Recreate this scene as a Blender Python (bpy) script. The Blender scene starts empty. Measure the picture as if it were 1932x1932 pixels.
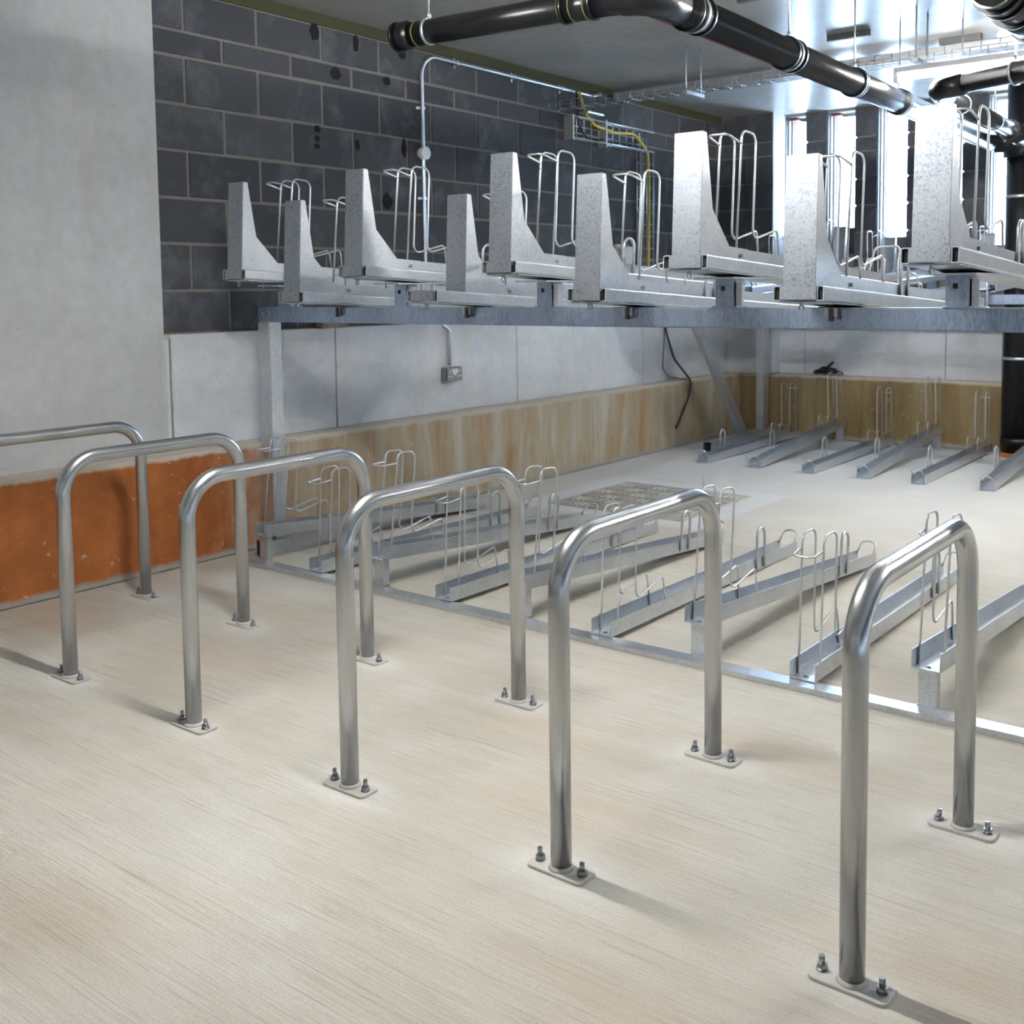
import bpy, bmesh, math, random
from mathutils import Vector, Matrix
random.seed(7)
SC = bpy.context.scene
COL = SC.collection
PI = math.pi

# ------------------------------------------------------------------ camera
F_PX, CX, CY, W = 2016.54, 1035.02, 700.13, 1932.0
YAW, PIT, ROL = -0.64490, -0.07480, -0.01043
fw = Vector((math.sin(YAW)*math.cos(PIT), math.cos(YAW)*math.cos(PIT), math.sin(PIT)))
rt = Vector((math.cos(YAW), -math.sin(YAW), 0)); up = rt.cross(fw)
r2 = rt*math.cos(ROL) + up*math.sin(ROL); u2 = -rt*math.sin(ROL) + up*math.cos(ROL)
cam = bpy.data.cameras.new('camera'); camo = bpy.data.objects.new('camera', cam); COL.objects.link(camo)
camo.matrix_world = Matrix(((r2.x, u2.x, -fw.x, 0), (r2.y, u2.y, -fw.y, 0), (r2.z, u2.z, -fw.z, 1.351), (0, 0, 0, 1)))
cam.sensor_width = 36.0; cam.sensor_fit = 'HORIZONTAL'; cam.lens = F_PX/W*36.0
cam.shift_x = (W/2 - CX)/W; cam.shift_y = (CY - W/2)/W
cam.dof.use_dof = True; cam.dof.focus_distance = 3.1; cam.dof.aperture_fstop = 6.3
SC.camera = camo

# ------------------------------------------------------------------ world, exposure
wd = bpy.data.worlds.new('world'); SC.world = wd; wd.use_nodes = True
wb = wd.node_tree.nodes['Background']; wb.inputs[0].default_value = (0.62, 0.81, 1.0, 1); wb.inputs[1].default_value = 10.0
SC.view_settings.view_transform = 'Standard'; SC.view_settings.look = 'None'
SC.view_settings.exposure = 2.27; SC.view_settings.gamma = 1.0; SC.view_settings.use_curve_mapping = False
SC.cycles.use_denoising = True
SC.cycles.max_bounces = 5; SC.cycles.diffuse_bounces = 4; SC.cycles.glossy_bounces = 3; SC.cycles.transmission_bounces = 3; SC.cycles.transparent_max_bounces = 4
SC.cycles.use_adaptive_sampling = True; SC.cycles.adaptive_threshold = .08; SC.cycles.adaptive_min_samples = 16
SC.cycles.sample_clamp_indirect = 8.0
TUBE = 105.0      # radiance of a lit fluorescent tube

# ------------------------------------------------------------------ materials
def mat(name):
    m = bpy.data.materials.new(name); m.use_nodes = True
    nt = m.node_tree; b = nt.nodes['Principled BSDF']
    return m, nt, b
def node(nt, kind, **kw):
    n = nt.nodes.new(kind)
    for k, v in kw.items():
        if k.startswith('i_'):
            n.inputs[k[2:].replace('_', ' ')].default_value = v
        else: setattr(n, k, v)
    return n
def coords(nt, scale=(1, 1, 1), kind='Object', loc=(0, 0, 0)):
    t = node(nt, 'ShaderNodeTexCoord'); mp = node(nt, 'ShaderNodeMapping')
    mp.inputs['Scale'].default_value = scale; mp.inputs['Location'].default_value = loc
    nt.links.new(t.outputs[kind], mp.inputs['Vector']); return mp.outputs['Vector']
def noise(nt, vec, scale, detail=4, rough=.55, dist=0):
    n = node(nt, 'ShaderNodeTexNoise'); nt.links.new(vec, n.inputs['Vector'])
    n.inputs['Scale'].default_value = scale; n.inputs['Detail'].default_value = detail
    n.inputs['Roughness'].default_value = rough; n.inputs['Distortion'].default_value = dist
    return n.outputs['Fac']
def ramp(nt, fac, stops):
    r = node(nt, 'ShaderNodeValToRGB'); e = r.color_ramp.elements
    while len(e) < len(stops): e.new(0.5)
    for i, (p, c) in enumerate(stops):
        e[i].position = p; e[i].color = (c if len(c) == 4 else (*c, 1)) if hasattr(c, '__len__') else (c, c, c, 1)
    nt.links.new(fac, r.inputs['Fac']); return r.outputs['Color']
def mix(nt, fac, a, b, mode='MIX'):
    m = node(nt, 'ShaderNodeMix', data_type='RGBA', blend_type=mode)
    for sock, v in ((m.inputs['Factor'], fac), (m.inputs['A'], a), (m.inputs['B'], b)):
        if hasattr(v, 'is_linked'): nt.links.new(v, sock)
        else: sock.default_value = v if not hasattr(v, '__len__') else (*v[:3], 1)
    return m.outputs['Result']
def math_(nt, op, a, b=0.0, clamp=False):
    m = node(nt, 'ShaderNodeMath', operation=op, use_clamp=clamp)
    for i, v in enumerate((a, b)):
        if hasattr(v, 'is_linked'): nt.links.new(v, m.inputs[i])
        else: m.inputs[i].default_value = v
    return m.outputs[0]
def bump(nt, b, h, strength=.3, dist=.01):
    n = node(nt, 'ShaderNodeBump'); n.inputs['Strength'].default_value = strength; n.inputs['Distance'].default_value = dist
    nt.links.new(h, n.inputs['Height']); nt.links.new(n.outputs['Normal'], b.inputs['Normal'])
def setc(nt, b, sock, v):
    if hasattr(v, 'is_linked'): nt.links.new(v, b.inputs[sock])
    else: b.inputs[sock].default_value = (*v, 1) if hasattr(v, '__len__') else v
def plain(name, c, rough=.5, metal=0.0, spec=.5):
    m, nt, b = mat(name); b.inputs['Base Color'].default_value = (*c, 1)
    b.inputs['Roughness'].default_value = rough; b.inputs['Metallic'].default_value = metal
    b.inputs['Specular IOR Level'].default_value = spec
    v = coords(nt); n = noise(nt, v, 30, 3)
    nt.links.new(mix(nt, math_(nt, 'MULTIPLY', n, .35), c, tuple(x*.72 for x in c)), b.inputs['Base Color'])
    return m

def galvanised(name, base=(.66, .69, .72), dark=(.42, .45, .48), rough=.36, spangle=55, metal=.88, streak=(1, 1, 1), amount=1.0):
    m, nt, b = mat(name)
    oi = node(nt, 'ShaderNodeObjectInfo')
    v0 = coords(nt, streak)
    add = node(nt, 'ShaderNodeVectorMath', operation='ADD'); nt.links.new(v0, add.inputs[0]); nt.links.new(oi.outputs['Random'], add.inputs[1])
    v = add.outputs[0]
    vo = node(nt, 'ShaderNodeTexVoronoi'); vo.inputs['Scale'].default_value = spangle; nt.links.new(v, vo.inputs['Vector'])
    vb = node(nt, 'ShaderNodeSeparateColor'); nt.links.new(vo.outputs['Color'], vb.inputs[0])
    big = noise(nt, v, 4.5, 5, .6); fine = noise(nt, v, 160, 3, .6)
    f = math_(nt, 'ADD', math_(nt, 'MULTIPLY', vb.outputs[0], .20*amount), math_(nt, 'MULTIPLY', big, .62))
    f = math_(nt, 'ADD', f, math_(nt, 'MULTIPLY', fine, .30*amount))
    c = ramp(nt, f, [(.26, dark), (.66, base), (.95, tuple(min(1, x*1.16) for x in base))])
    nt.links.new(c, b.inputs['Base Color']); b.inputs['Metallic'].default_value = metal
    b.inputs['Roughness'].default_value = rough
    if amount > .5:
        rr = math_(nt, 'ADD', rough-.05, math_(nt, 'MULTIPLY', fine, .1)); nt.links.new(rr, b.inputs['Roughness'])
        bump(nt, b, fine, .05*amount, .003)
    return m

M = {}
M['galv'] = galvanised('galvanised_steel', (.66, .69, .725), (.44, .47, .505), .35, 130, .84)
M['galv_plate'] = galvanised('spangled_galvanised_plate', (.345, .375, .41), (.085, .10, .14), .42, 170, .93, amount=1.7)
M['galv_tube'] = galvanised('galvanised_tube', (.66, .67, .68), (.50, .51, .52), .27, 40, .95, (1, 1, .35), .12)
M['galv_beam'] = galvanised('galvanised_beam', (.42, .51, .66), (.15, .215, .33), .36, 120, .95, (2.2, 2.2, .4), 1.3)  # darker, bluer steel copy; reflection of the dark room put into the colour
M['wire'] = galvanised('zinc_wire', (.74, .75, .76), (.58, .59, .60), .34, 120, .85, amount=.4)
M['dusty'] = galvanised('cement_dusted_steel', (.60, .575, .535), (.50, .48, .45), .7, 60, .12, amount=.6)
M['bolt'] = plain('bolt_steel', (.42, .43, .45), .3, 1.0)
M['black_plastic'] = plain('black_drain_plastic', (.006, .0065, .008), .30, 0, .42)
M['tar'] = plain('dark_filler', (.022, .022, .025), .95, 0, .1)
M['rubber'] = plain('black_rubber', (.008, .008, .009), .45)
M['white_plastic'] = plain('white_plastic', (.75, .76, .78), .4)
M['yellow'] = plain('yellow_cable_sheath', (.50, .40, .02), .45)
M['band'] = plain('yellow_green_band', (.13, .14, .012), .6)
M['grey_box'] = plain('grey_metal_box', (.34, .35, .33), .45, .3)
M['red'] = plain('red_sealant', (.16, .04, .045), .7)
M['light_box'] = plain('light_grey_box', (.50, .50, .47), .5)
M['dark_grey'] = plain('dark_grey_channel', (.10, .10, .105), .5, .4)
M['trunk'] = plain('grey_trunking', (.34, .35, .36), .45, .3)
M['red_pipe'] = plain('red_paint', (.14, .05, .06), .6)
M['yellow_foam'] = plain('yellow_green_foam', (.062, .060, .026), .95)
M['orange'] = plain('orange_clay', (.45, .17, .05), .8)
M['dust'] = plain('pale_cement_dust', (.72, .70, .66), .95)

# brushed concrete floor; the 'dust' attribute marks pale cement dust around the bolted feet
m, nt, b = mat('brushed_concrete_floor'); M['floor'] = m
vl = coords(nt, (.7, 42, 1)); vs = coords(nt, (1, 1, 1)); vl2 = coords(nt, (1.6, 120, 1)); vw = coords(nt, (.35, 9, 1))
lines = noise(nt, vl, 3.0, 6, .62, .15); lines2 = noise(nt, vl2, 3.0, 4, .6, .1); broad = noise(nt, vw, 1.6, 4, .6)
blot = noise(nt, vs, 1.1, 5, .6, .4); blot2 = noise(nt, vs, 3.1, 4, .55, .3); grain = noise(nt, vs, 170, 4, .75)
c = ramp(nt, blot, [(.30, (.48, .44, .365)), (.52, (.555, .525, .46)), (.72, (.63, .612, .565))])
c = mix(nt, math_(nt, 'MULTIPLY', ramp(nt, blot2, [(.55, 0.0), (.80, 1.0)]), .22), c, (.55, .45, .32))
att = node(nt, 'ShaderNodeAttribute', attribute_name='stain')
c = mix(nt, math_(nt, 'MULTIPLY', att.outputs['Fac'], math_(nt, 'ADD', .15, blot2)), c, (.54, .39, .25))
c = mix(nt, math_(nt, 'MULTIPLY', ramp(nt, broad, [(.45, 0.0), (.75, 1.0)]), .28), c, (.70, .68, .63))
dk = ramp(nt, lines, [(.32, 1.0), (.46, 0.0)])
brk = noise(nt, coords(nt, (1.1, 3, 1)), 1.6, 5, .7)
c = mix(nt, math_(nt, 'MULTIPLY', math_(nt, 'MULTIPLY', dk, ramp(nt, brk, [(.36, 0.0), (.66, 1.0)])), .62), c, (.22, .185, .14))
dk2 = ramp(nt, lines2, [(.33, 1.0), (.46, 0.0)])
c = mix(nt, math_(nt, 'MULTIPLY', dk2, .42), c, (.31, .265, .205))
lt = ramp(nt, lines2, [(.56, 0.0), (.70, 1.0)])
c = mix(nt, math_(nt, 'MULTIPLY', lt, .30), c, (.74, .715, .665))
c = mix(nt, math_(nt, 'MULTIPLY', ramp(nt, grain, [(.36, 1.0), (.48, 0.0)]), .5), c, (.34, .30, .245))
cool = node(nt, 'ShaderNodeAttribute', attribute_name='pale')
c = mix(nt, math_(nt, 'MULTIPLY', cool.outputs['Fac'], .55, True), c, (.61, .622, .632))  # cover's pale surround, plus cool window daylight tinted into the far floor
att2 = node(nt, 'ShaderNodeAttribute', attribute_name='dust')
dn = noise(nt, vs, 45, 4, .65)
c = mix(nt, math_(nt, 'MULTIPLY', math_(nt, 'MULTIPLY', att2.outputs['Fac'], math_(nt, 'ADD', .45, dn)), 1.0, True), c, (.76, .745, .715))
nt.links.new(c, b.inputs['Base Color']); b.inputs['Roughness'].default_value = .82; b.inputs['Specular IOR Level'].default_value = .25
h = math_(nt, 'ADD', math_(nt, 'MULTIPLY', lines, 1.0), math_(nt, 'MULTIPLY', lines2, .7)); h = math_(nt, 'ADD', h, math_(nt, 'MULTIPLY', grain, .25))
bump(nt, b, h, .6, .006)

def concrete(name, a, bcol, rough=.85, stain=None, spec=.3, scale=1.0, bs=.25):
    m, nt, b = mat(name)
    v = coords(nt, (scale, scale, scale)); vv = coords(nt, (6*scale, 6*scale, .6*scale))
    n1 = noise(nt, v, 1.6, 6, .62, .3); n2 = noise(nt, v, 14, 5, .65); n3 = noise(nt, vv, 1.5, 5, .6); pores = noise(nt, v, 60, 3, .6)
    f = math_(nt, 'ADD', math_(nt, 'MULTIPLY', n1, .6), math_(nt, 'MULTIPLY', n2, .4))
    c = ramp(nt, f, [(.32, a), (.68, bcol)])
    if stain: c = mix(nt, math_(nt, 'MULTIPLY', ramp(nt, n3, [(.55, 0.0), (.78, 1.0)]), .5), c, stain)
    c = mix(nt, math_(nt, 'MULTIPLY', ramp(nt, pores, [(.27, 1.0), (.34, 0.0)]), .5), c, tuple(x*.5 for x in a))
    nt.links.new(c, b.inputs['Base Color']); b.inputs['Roughness'].default_value = rough; b.inputs['Specular IOR Level'].default_value = spec
    bump(nt, b, math_(nt, 'ADD', n2, math_(nt, 'MULTIPLY', pores, .6)), bs, .004)
    return m
M['column'] = concrete('cast_concrete_column', (.43, .432, .435), (.58, .588, .595), .8, (.42, .39, .31))
M['wall_low'] = concrete('cast_concrete_wall', (.52, .532, .552), (.70, .714, .735), .7, (.55, .51, .43))
M['wall_plain'] = concrete('pale_concrete', (.40, .40, .40), (.50, .50, .49), .85)
M['mortar'] = concrete('mortar', (.16, .148, .132), (.225, .21, .19), .95, None, .2, 4)
M['reveal'] = concrete('pale_painted_reveal', (.48, .50, .54), (.56, .58, .62), .6)
M['ceiling'] = concrete('smooth_slab_soffit', (.33, .322, .308), (.44, .432, .42), .27, (.30, .285, .255), .42, .7, .0)
M['ledge'] = concrete('cement_ledge', (.42, .38, .31), (.60, .56, .48), .9, None, .2, 2)

# dark concrete blocks: colour differs a little from block to block
m, nt, b = mat('dark_concrete_block'); M['block'] = m
oi = node(nt, 'ShaderNodeObjectInfo'); v0 = coords(nt)
add = node(nt, 'ShaderNodeVectorMath', operation='MULTIPLY_ADD'); nt.links.new(oi.outputs['Random'], add.inputs[0]); add.inputs[1].default_value = (37, 17, 29); nt.links.new(v0, add.inputs[2])
v = add.outputs[0]
n1 = noise(nt, v, 4.5, 4, .6, .3); n2 = noise(nt, v, 180, 3, .7)
c = ramp(nt, oi.outputs['Random'], [(0, (.060, .063, .072)), (1, (.090, .093, .102))])
c = mix(nt, math_(nt, 'MULTIPLY', ramp(nt, n1, [(.52, 0.0), (.80, 1.0)]), .75), c, (.185, .19, .205))
c = mix(nt, ramp(nt, n2, [(.38, .55), (.52, 0.0)]), c, (.035, .036, .042))
nt.links.new(c, b.inputs['Base Color']); b.inputs['Roughness'].default_value = .92; b.inputs['Specular IOR Level'].default_value = .2
bump(nt, b, n2, .5, .004)

# stained kerb: orange membrane near the stands fading to ochre with pale runs further along
def kerb_mat(name, orange_to_ochre):
    m, nt, b = mat(name)
    v = coords(nt); vv = coords(nt, (5, 5, .8))
    sep = node(nt, 'ShaderNodeSeparateXYZ'); t = node(nt, 'ShaderNodeTexCoord'); nt.links.new(t.outputs['Object'], sep.inputs[0])
    big = noise(nt, vv, 1.1, 5, .65, .5); med = noise(nt, v, 7, 5, .65, .4); chips = noise(nt, vv, 7, 4, .6); sp = noise(nt, v, 22, 4, .6)
    ora = ramp(nt, math_(nt, 'ADD', math_(nt, 'MULTIPLY', big, .5), math_(nt, 'MULTIPLY', med, .5)), [(.34, (.27, .078, .020)), (.58, (.42, .135, .036)), (.74, (.46, .195, .066))])
    och = ramp(nt, big, [(.30, (.34, .20, .095)), (.42, (.40, .30, .19)), (.54, (.42, .36, .26)), (.68, (.50, .475, .42))])
    och = mix(nt, math_(nt, 'MULTIPLY', ramp(nt, chips, [(.58, 0.0), (.74, 1.0)]), .6), och, (.33, .15, .06))
    if orange_to_ochre:
        f = math_(nt, 'ADD', math_(nt, 'MULTIPLY', math_(nt, 'SUBTRACT', sep.outputs['Y'], 3.25), 1.6), math_(nt, 'SUBTRACT', med, .5), True)
        c = mix(nt, f, ora, och)
    else:
        c = ramp(nt, big, [(.30, (.19, .125, .05)), (.50, (.28, .20, .095)), (.70, (.38, .32, .21))])
    c = mix(nt, math_(nt, 'MULTIPLY', ramp(nt, sp, [(.66, 0.0), (.72, 1.0)]), .6), c, (.58, .52, .45))
    z = math_(nt, 'ADD', sep.outputs['Z'], math_(nt, 'MULTIPLY', math_(nt, 'SUBTRACT', med, .5), .05))
    c = mix(nt, math_(nt, 'MULTIPLY', math_(nt, 'SUBTRACT', z, .535), 60, True), c, (.52, .47, .39))
    c = mix(nt, math_(nt, 'MULTIPLY', math_(nt, 'SUBTRACT', .045, z), 40, True), c, (.36, .345, .32))
    nt.links.new(c, b.inputs['Base Color']); b.inputs['Roughness'].default_value = .75; b.inputs['Specular IOR Level'].default_value = .3
    bump(nt, b, math_(nt, 'ADD', med, sp), .3, .006)
    return m
M['kerb'] = kerb_mat('orange_stained_kerb', True)
M['kerb_end'] = kerb_mat('ochre_stained_kerb', False)

m, nt, b = mat('lit_tube'); M['tube'] = m
b.inputs['Emission Color'].default_value = (1, .985, .95, 1); b.inputs['Emission Strength'].default_value = TUBE
m, nt, b = mat('frosted_pane'); M['pane'] = m
tr = node(nt, 'ShaderNodeBsdfTransparent'); tr.inputs[0].default_value = (.92, .95, 1, 1); ms = node(nt, 'ShaderNodeMixShader'); ms.inputs[0].default_value = .18
b.inputs['Base Color'].default_value = (.8, .85, .9, 1); b.inputs['Roughness'].default_value = .2; b.inputs['Transmission Weight'].default_value = .8
nt.links.new(tr.outputs[0], ms.inputs[1]); nt.links.new(b.outputs[0], ms.inputs[2]); nt.links.new(ms.outputs[0], nt.nodes['Material Output'].inputs['Surface'])
m, nt, b = mat('cast_iron_cover'); M['cover'] = m
v = coords(nt); n1 = noise(nt, v, 9, 5, .6)
nt.links.new(ramp(nt, n1, [(.3, (.40, .385, .345)), (.7, (.56, .55, .52))]), b.inputs['Base Color']); b.inputs['Roughness'].default_value = .7
m, nt, b = mat('grimy_recess'); M['recess'] = m
v = coords(nt); n1 = noise(nt, v, 30, 4, .6)
nt.links.new(ramp(nt, n1, [(.3, (.22, .195, .14)), (.7, (.36, .33, .27))]), b.inputs['Base Color']); b.inputs['Roughness'].default_value = .9

# ------------------------------------------------------------------ mesh helpers
def box(bm, x0, x1, y0, y1, z0, z1):
    vs = [bm.verts.new((x, y, z)) for x in (x0, x1) for y in (y0, y1) for z in (z0, z1)]
    for f in ((0, 1, 3, 2), (4, 6, 7, 5), (0, 4, 5, 1), (2, 3, 7, 6), (0, 2, 6, 4), (1, 5, 7, 3)):
        bm.faces.new([vs[i] for i in f])
def prism(bm, poly, axis, a0, a1):
    """poly: list of 2D points in the plane normal to axis ('x': (y,z), 'y': (x,z), 'z': (x,y))"""
    def P(p, a): return {'x': (a, p[0], p[1]), 'y': (p[0], a, p[1]), 'z': (p[0], p[1], a)}[axis]
    A = [bm.verts.new(P(p, a0)) for p in poly]; B = [bm.verts.new(P(p, a1)) for p in poly]
    n = len(poly)
    bm.faces.new(A); bm.faces.new(B[::-1])
    for i in range(n): bm.faces.new((A[i], B[i], B[(i+1) % n], A[(i+1) % n]))
def fillet(pts, r, seg=5):
    pts = [Vector(p) for p in pts]; out = [pts[0]]
    rs = r if isinstance(r, (list, tuple)) else [r]*len(pts)
    for i in range(1, len(pts)-1):
        a, p, c = pts[i-1], pts[i], pts[i+1]
        d1 = (a-p).normalized(); d2 = (c-p).normalized(); ang = d1.angle(d2)
        if ang > PI-.02: out.append(p); continue
        t = min(rs[i]/math.tan(ang/2), (a-p).length*.49, (c-p).length*.49); rr = t*math.tan(ang/2)
        ctr = p + (d1+d2).normalized()*(rr/math.sin(ang/2))
        s, e = p+d1*t-ctr, p+d2*t-ctr; w = s.angle(e); ax = s.cross(e).normalized()
        for k in range(seg+1): out.append(ctr + Matrix.Rotation(w*k/seg, 3, ax) @ s)
    out.append(pts[-1]); return out
def tube(bm, pts, r, n=8, caps=True):
    pts = [Vector(p) for p in pts]; rings = []; prev = None
    for i, p in enumerate(pts):
        t = (pts[min(i+1, len(pts)-1)] - pts[max(i-1, 0)]).normalized()
        if i not in (0, len(pts)-1):
            t = ((pts[i+1]-p).normalized() + (p-pts[i-1]).normalized()).normalized()
        if prev is None:
            a = Vector((0, 0, 1)) if abs(t.z) < .9 else Vector((1, 0, 0)); nrm = t.cross(a).normalized()
        else:
            nrm = (prev - t*prev.dot(t)).normalized()
        prev = nrm; bn = t.cross(nrm)
        rad = r[i] if isinstance(r, (list, tuple)) else r
        rings.append([bm.verts.new(p + (nrm*math.cos(2*PI*k/n) + bn*math.sin(2*PI*k/n))*rad) for k in range(n)])
    for A, B in zip(rings, rings[1:]):
        for k in range(n):
            f = bm.faces.new((A[k], A[(k+1) % n], B[(k+1) % n], B[k])); f.smooth = True
    if caps: bm.faces.new(rings[0][::-1]); bm.faces.new(rings[-1])
def disc(bm, c, r, z0, z1, n=16, r1=None):
    tube(bm, [(c[0], c[1], z0), (c[0], c[1], z1)], [r, r if r1 is None else r1], n)
def new(name, fn, material, parent=None, bevel=0.0, loc=None):
    bm = bmesh.new(); fn(bm)
    bmesh.ops.recalc_face_normals(bm, faces=bm.faces[:])
    if bevel:
        ed = [e for e in bm.edges if len(e.link_faces) == 2 and e.calc_face_angle(0) > .6]
        bmesh.ops.bevel(bm, geom=ed, offset=bevel, segments=2, affect='EDGES', clamp_overlap=True)
    me = bpy.data.meshes.new(name); bm.to_mesh(me); bm.free()
    me.materials.append(M[material] if isinstance(material, str) else material)
    o = bpy.data.objects.new(name, me); COL.objects.link(o)
    if parent: o.parent = parent
    if loc: o.location = loc
    return o
def again(src, parent, loc=None):
    o = bpy.data.objects.new(src.name.split('.')[0], src.data); COL.objects.link(o)
    if parent: o.parent = parent
    if loc is not None: o.location = loc
    return o
def tag(o, label, cat, group=None):
    o['label'] = label; o['category'] = cat
    if group: o['group'] = group
    return o
def thing(name, label, cat, loc=(0, 0, 0), rot=(0, 0, 0), group=None):
    o = bpy.data.objects.new(name, None); COL.objects.link(o); o.empty_display_size = .1
    o.location = loc; o.rotation_euler = rot; return tag(o, label, cat, group)
def dup(root, label, loc, rot, skip=()):
    r = root.copy(); COL.objects.link(r); r.location = loc; r.rotation_euler = rot; r['label'] = label
    for ch in root.children:
        if ch.name.split('.')[0] in skip: continue
        c = ch.copy(); COL.objects.link(c); c.parent = r
        for g in ch.children:
            d = g.copy(); COL.objects.link(d); d.parent = c
    return r
def struct(o): o['kind'] = 'structure'; return o
ORD = ['first', 'second', 'third', 'fourth', 'fifth', 'sixth', 'seventh', 'eighth', 'ninth', 'tenth']

# ------------------------------------------------------------------ room shell
ZC = 2.95                     # ceiling
XK, XL, XB = -4.60, -4.74, -4.80      # kerb face, lower wall face, block wall face
YK, YL, YB = 9.12, 9.27, 9.34
XR, YN = 5.2, -4.0            # wall on the right, wall behind the camera
HX = [-4.288, -3.588, -2.861, -2.149, -1.432, -0.731]; HY0, HY1 = 1.933, 2.675
import numpy as np
def build_floor():
    xs = np.unique(np.concatenate([np.arange(-4.9, XR+.1, .3), np.arange(-4.62, -.2, .028)]))
    ys = np.unique(np.concatenate([np.arange(YN, 9.9, .3), np.arange(1.6, 3.3, .028), np.arange(5.2, 6.6, .08)]))
    X, Y = np.meshgrid(xs, ys, indexing='ij'); nx, ny = X.shape
    dust = np.zeros_like(X); stain = np.zeros_like(X); pale = np.zeros_like(X); rnd = random.Random(3)
    for i, hx in enumerate(HX):
        for hy in (HY0, HY1):
            a = .55 + .45*rnd.random(); s = .055 + .03*rnd.random()
            dx, dy = X-hx-.01, Y-hy+.01
            dust = np.maximum(dust, a*np.exp(-((dx/(s*1.9))**2+(dy/s)**2)))
    for (sx, sy, ax, ay, a) in [(-3.3, 2.35, .30, .14, .55), (-4.3, 2.3, .45, .25, .75), (-3.0, 2.75, .45, .12, .45), (-1.95, 2.55, .3, .10, .4), (-1.3, 2.8, .4, .10, .5),
                                (-1.55, 2.2, .35, .12, .35), (-.9, 1.55, .5, .15, .4), (-3.6, 2.1, .5, .12, .35), (-.45, 2.05, .4, .2, .4), (-4.0, 2.9, .6, .12, .5), (-2.4, 1.25, .5, .06, .8), (-2.2, 1.15, .45, .05, .7)]:
        stain = np.maximum(stain, a*np.exp(-(((X-sx)/ax)**2+((Y-sy)/ay)**2)))
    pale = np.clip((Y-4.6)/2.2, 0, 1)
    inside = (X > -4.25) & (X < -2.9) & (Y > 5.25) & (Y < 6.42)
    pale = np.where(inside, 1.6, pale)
    me = bpy.data.meshes.new('floor')
    verts = np.stack([X.ravel(), Y.ravel(), np.zeros(X.size)], 1)
    idx = np.arange(X.size).reshape(nx, ny)
    faces = np.stack([idx[:-1, :-1], idx[1:, :-1], idx[1:, 1:], idx[:-1, 1:]], -1).reshape(-1, 4)
    me.from_pydata(verts.tolist(), [], faces.tolist())
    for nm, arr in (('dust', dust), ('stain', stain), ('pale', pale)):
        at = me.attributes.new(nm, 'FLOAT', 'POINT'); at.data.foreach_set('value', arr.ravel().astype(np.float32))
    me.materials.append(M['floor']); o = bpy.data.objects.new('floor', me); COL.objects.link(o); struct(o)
build_floor()
struct(new('ceiling', lambda bm: box(bm, -4.95, XR+.1, YN-.1, 9.8, ZC, ZC+.2), 'ceiling'))
struct(new('wall_right', lambda bm: box(bm, XR, XR+.2, YN, 9.8, 0, ZC), 'block'))
struct(new('wall_back', lambda bm: box(bm, -4.95, XR, YN-.2, YN, 0, ZC), 'wall_low'))
struct(new('column', lambda bm: box(bm, -5.1, XL+.015, YN, 3.10, 0, ZC), 'column'))
# kerbs
struct(new('trim_1', lambda bm: box(bm, -4.95, XK, YN, YK+.2, 0, .565), 'kerb', bevel=.008))
struct(new('trim_2', lambda bm: box(bm, XK-.01, XR, YK, 9.5, 0, .565), 'kerb_end', bevel=.008))
# lower wall: cast panels with narrow joints
wl = struct(new('wall_left_lower', lambda bm: box(bm, -4.95, XL-.012, 3.10, 9.4, .55, 1.14), 'mortar'))
ed = [3.145, 4.235, 5.93, 7.62, 9.265]
new('panel', lambda bm: box(bm, XL-.03, XL, 3.112, 3.138, .566, 1.13), 'wall_low', wl, .003)
for a, b_ in zip(ed, ed[1:]):
    new('panel', lambda bm: box(bm, XL-.03, XL, a+.003, b_-.003, .566, 1.15), 'wall_low', wl, .003)
we = struct(new('wall_end_lower', lambda bm: box(bm, XL-.1, XR, YL+.012, 9.6, .55, 1.14), 'mortar'))
ee = [XL, -4.02, -2.75, -1.5, -.1, 1.3, 2.8, XR]
for a, b_ in zip(ee, ee[1:]):
    new('panel', lambda bm: box(bm, a+.003, b_-.003, YL, YL+.03, .566, 1.15), 'wall_low', we, .003)
new('ledge', lambda bm: box(bm, XL-.2, XL-.004, 3.1, 9.3, 1.13, 1.152), 'ledge', wl)
# block wall on the left
COURSES = [1.151, 1.374, 1.610, 1.845, 2.082, 2.315, 2.556, 2.683, 2.885]
wb_ = struct(new('wall_left', lambda bm: box(bm, XB-.2, XB-.004, 3.05, 9.5, 1.14, ZC), 'mortar'))
LB, J = .456, .0135
for ci in range(8):
    z0, z1 = COURSES[ci]+J/2, COURSES[ci+1]-J/2
    y = (3.556 if ci % 2 == 0 else 3.325) - LB; proto = None
    while y < 9.45:
        a, e = max(y, 3.03), min(y+LB, YB+.1)
        if e-a > .06:
            full = abs((e-a)-LB) < 1e-6
            if full and proto:
                o = again(proto, wb_, (0, a, 0))
            else:
                o = new('block', lambda bm: box(bm, XB-.05, XB+random.uniform(-.0015, .0015), J/2, e-a-J/2, z0, z1), 'block', wb_, .003, (0, a, 0))
                if full: proto = o
            o.location.x = random.uniform(-.002, .002)
        y += LB
new('joint_foam', lambda bm: box(bm, XB-.05, XB+.012, 3.05, 9.1, 2.885, ZC+.002), 'yellow_foam', wb_)

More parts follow.
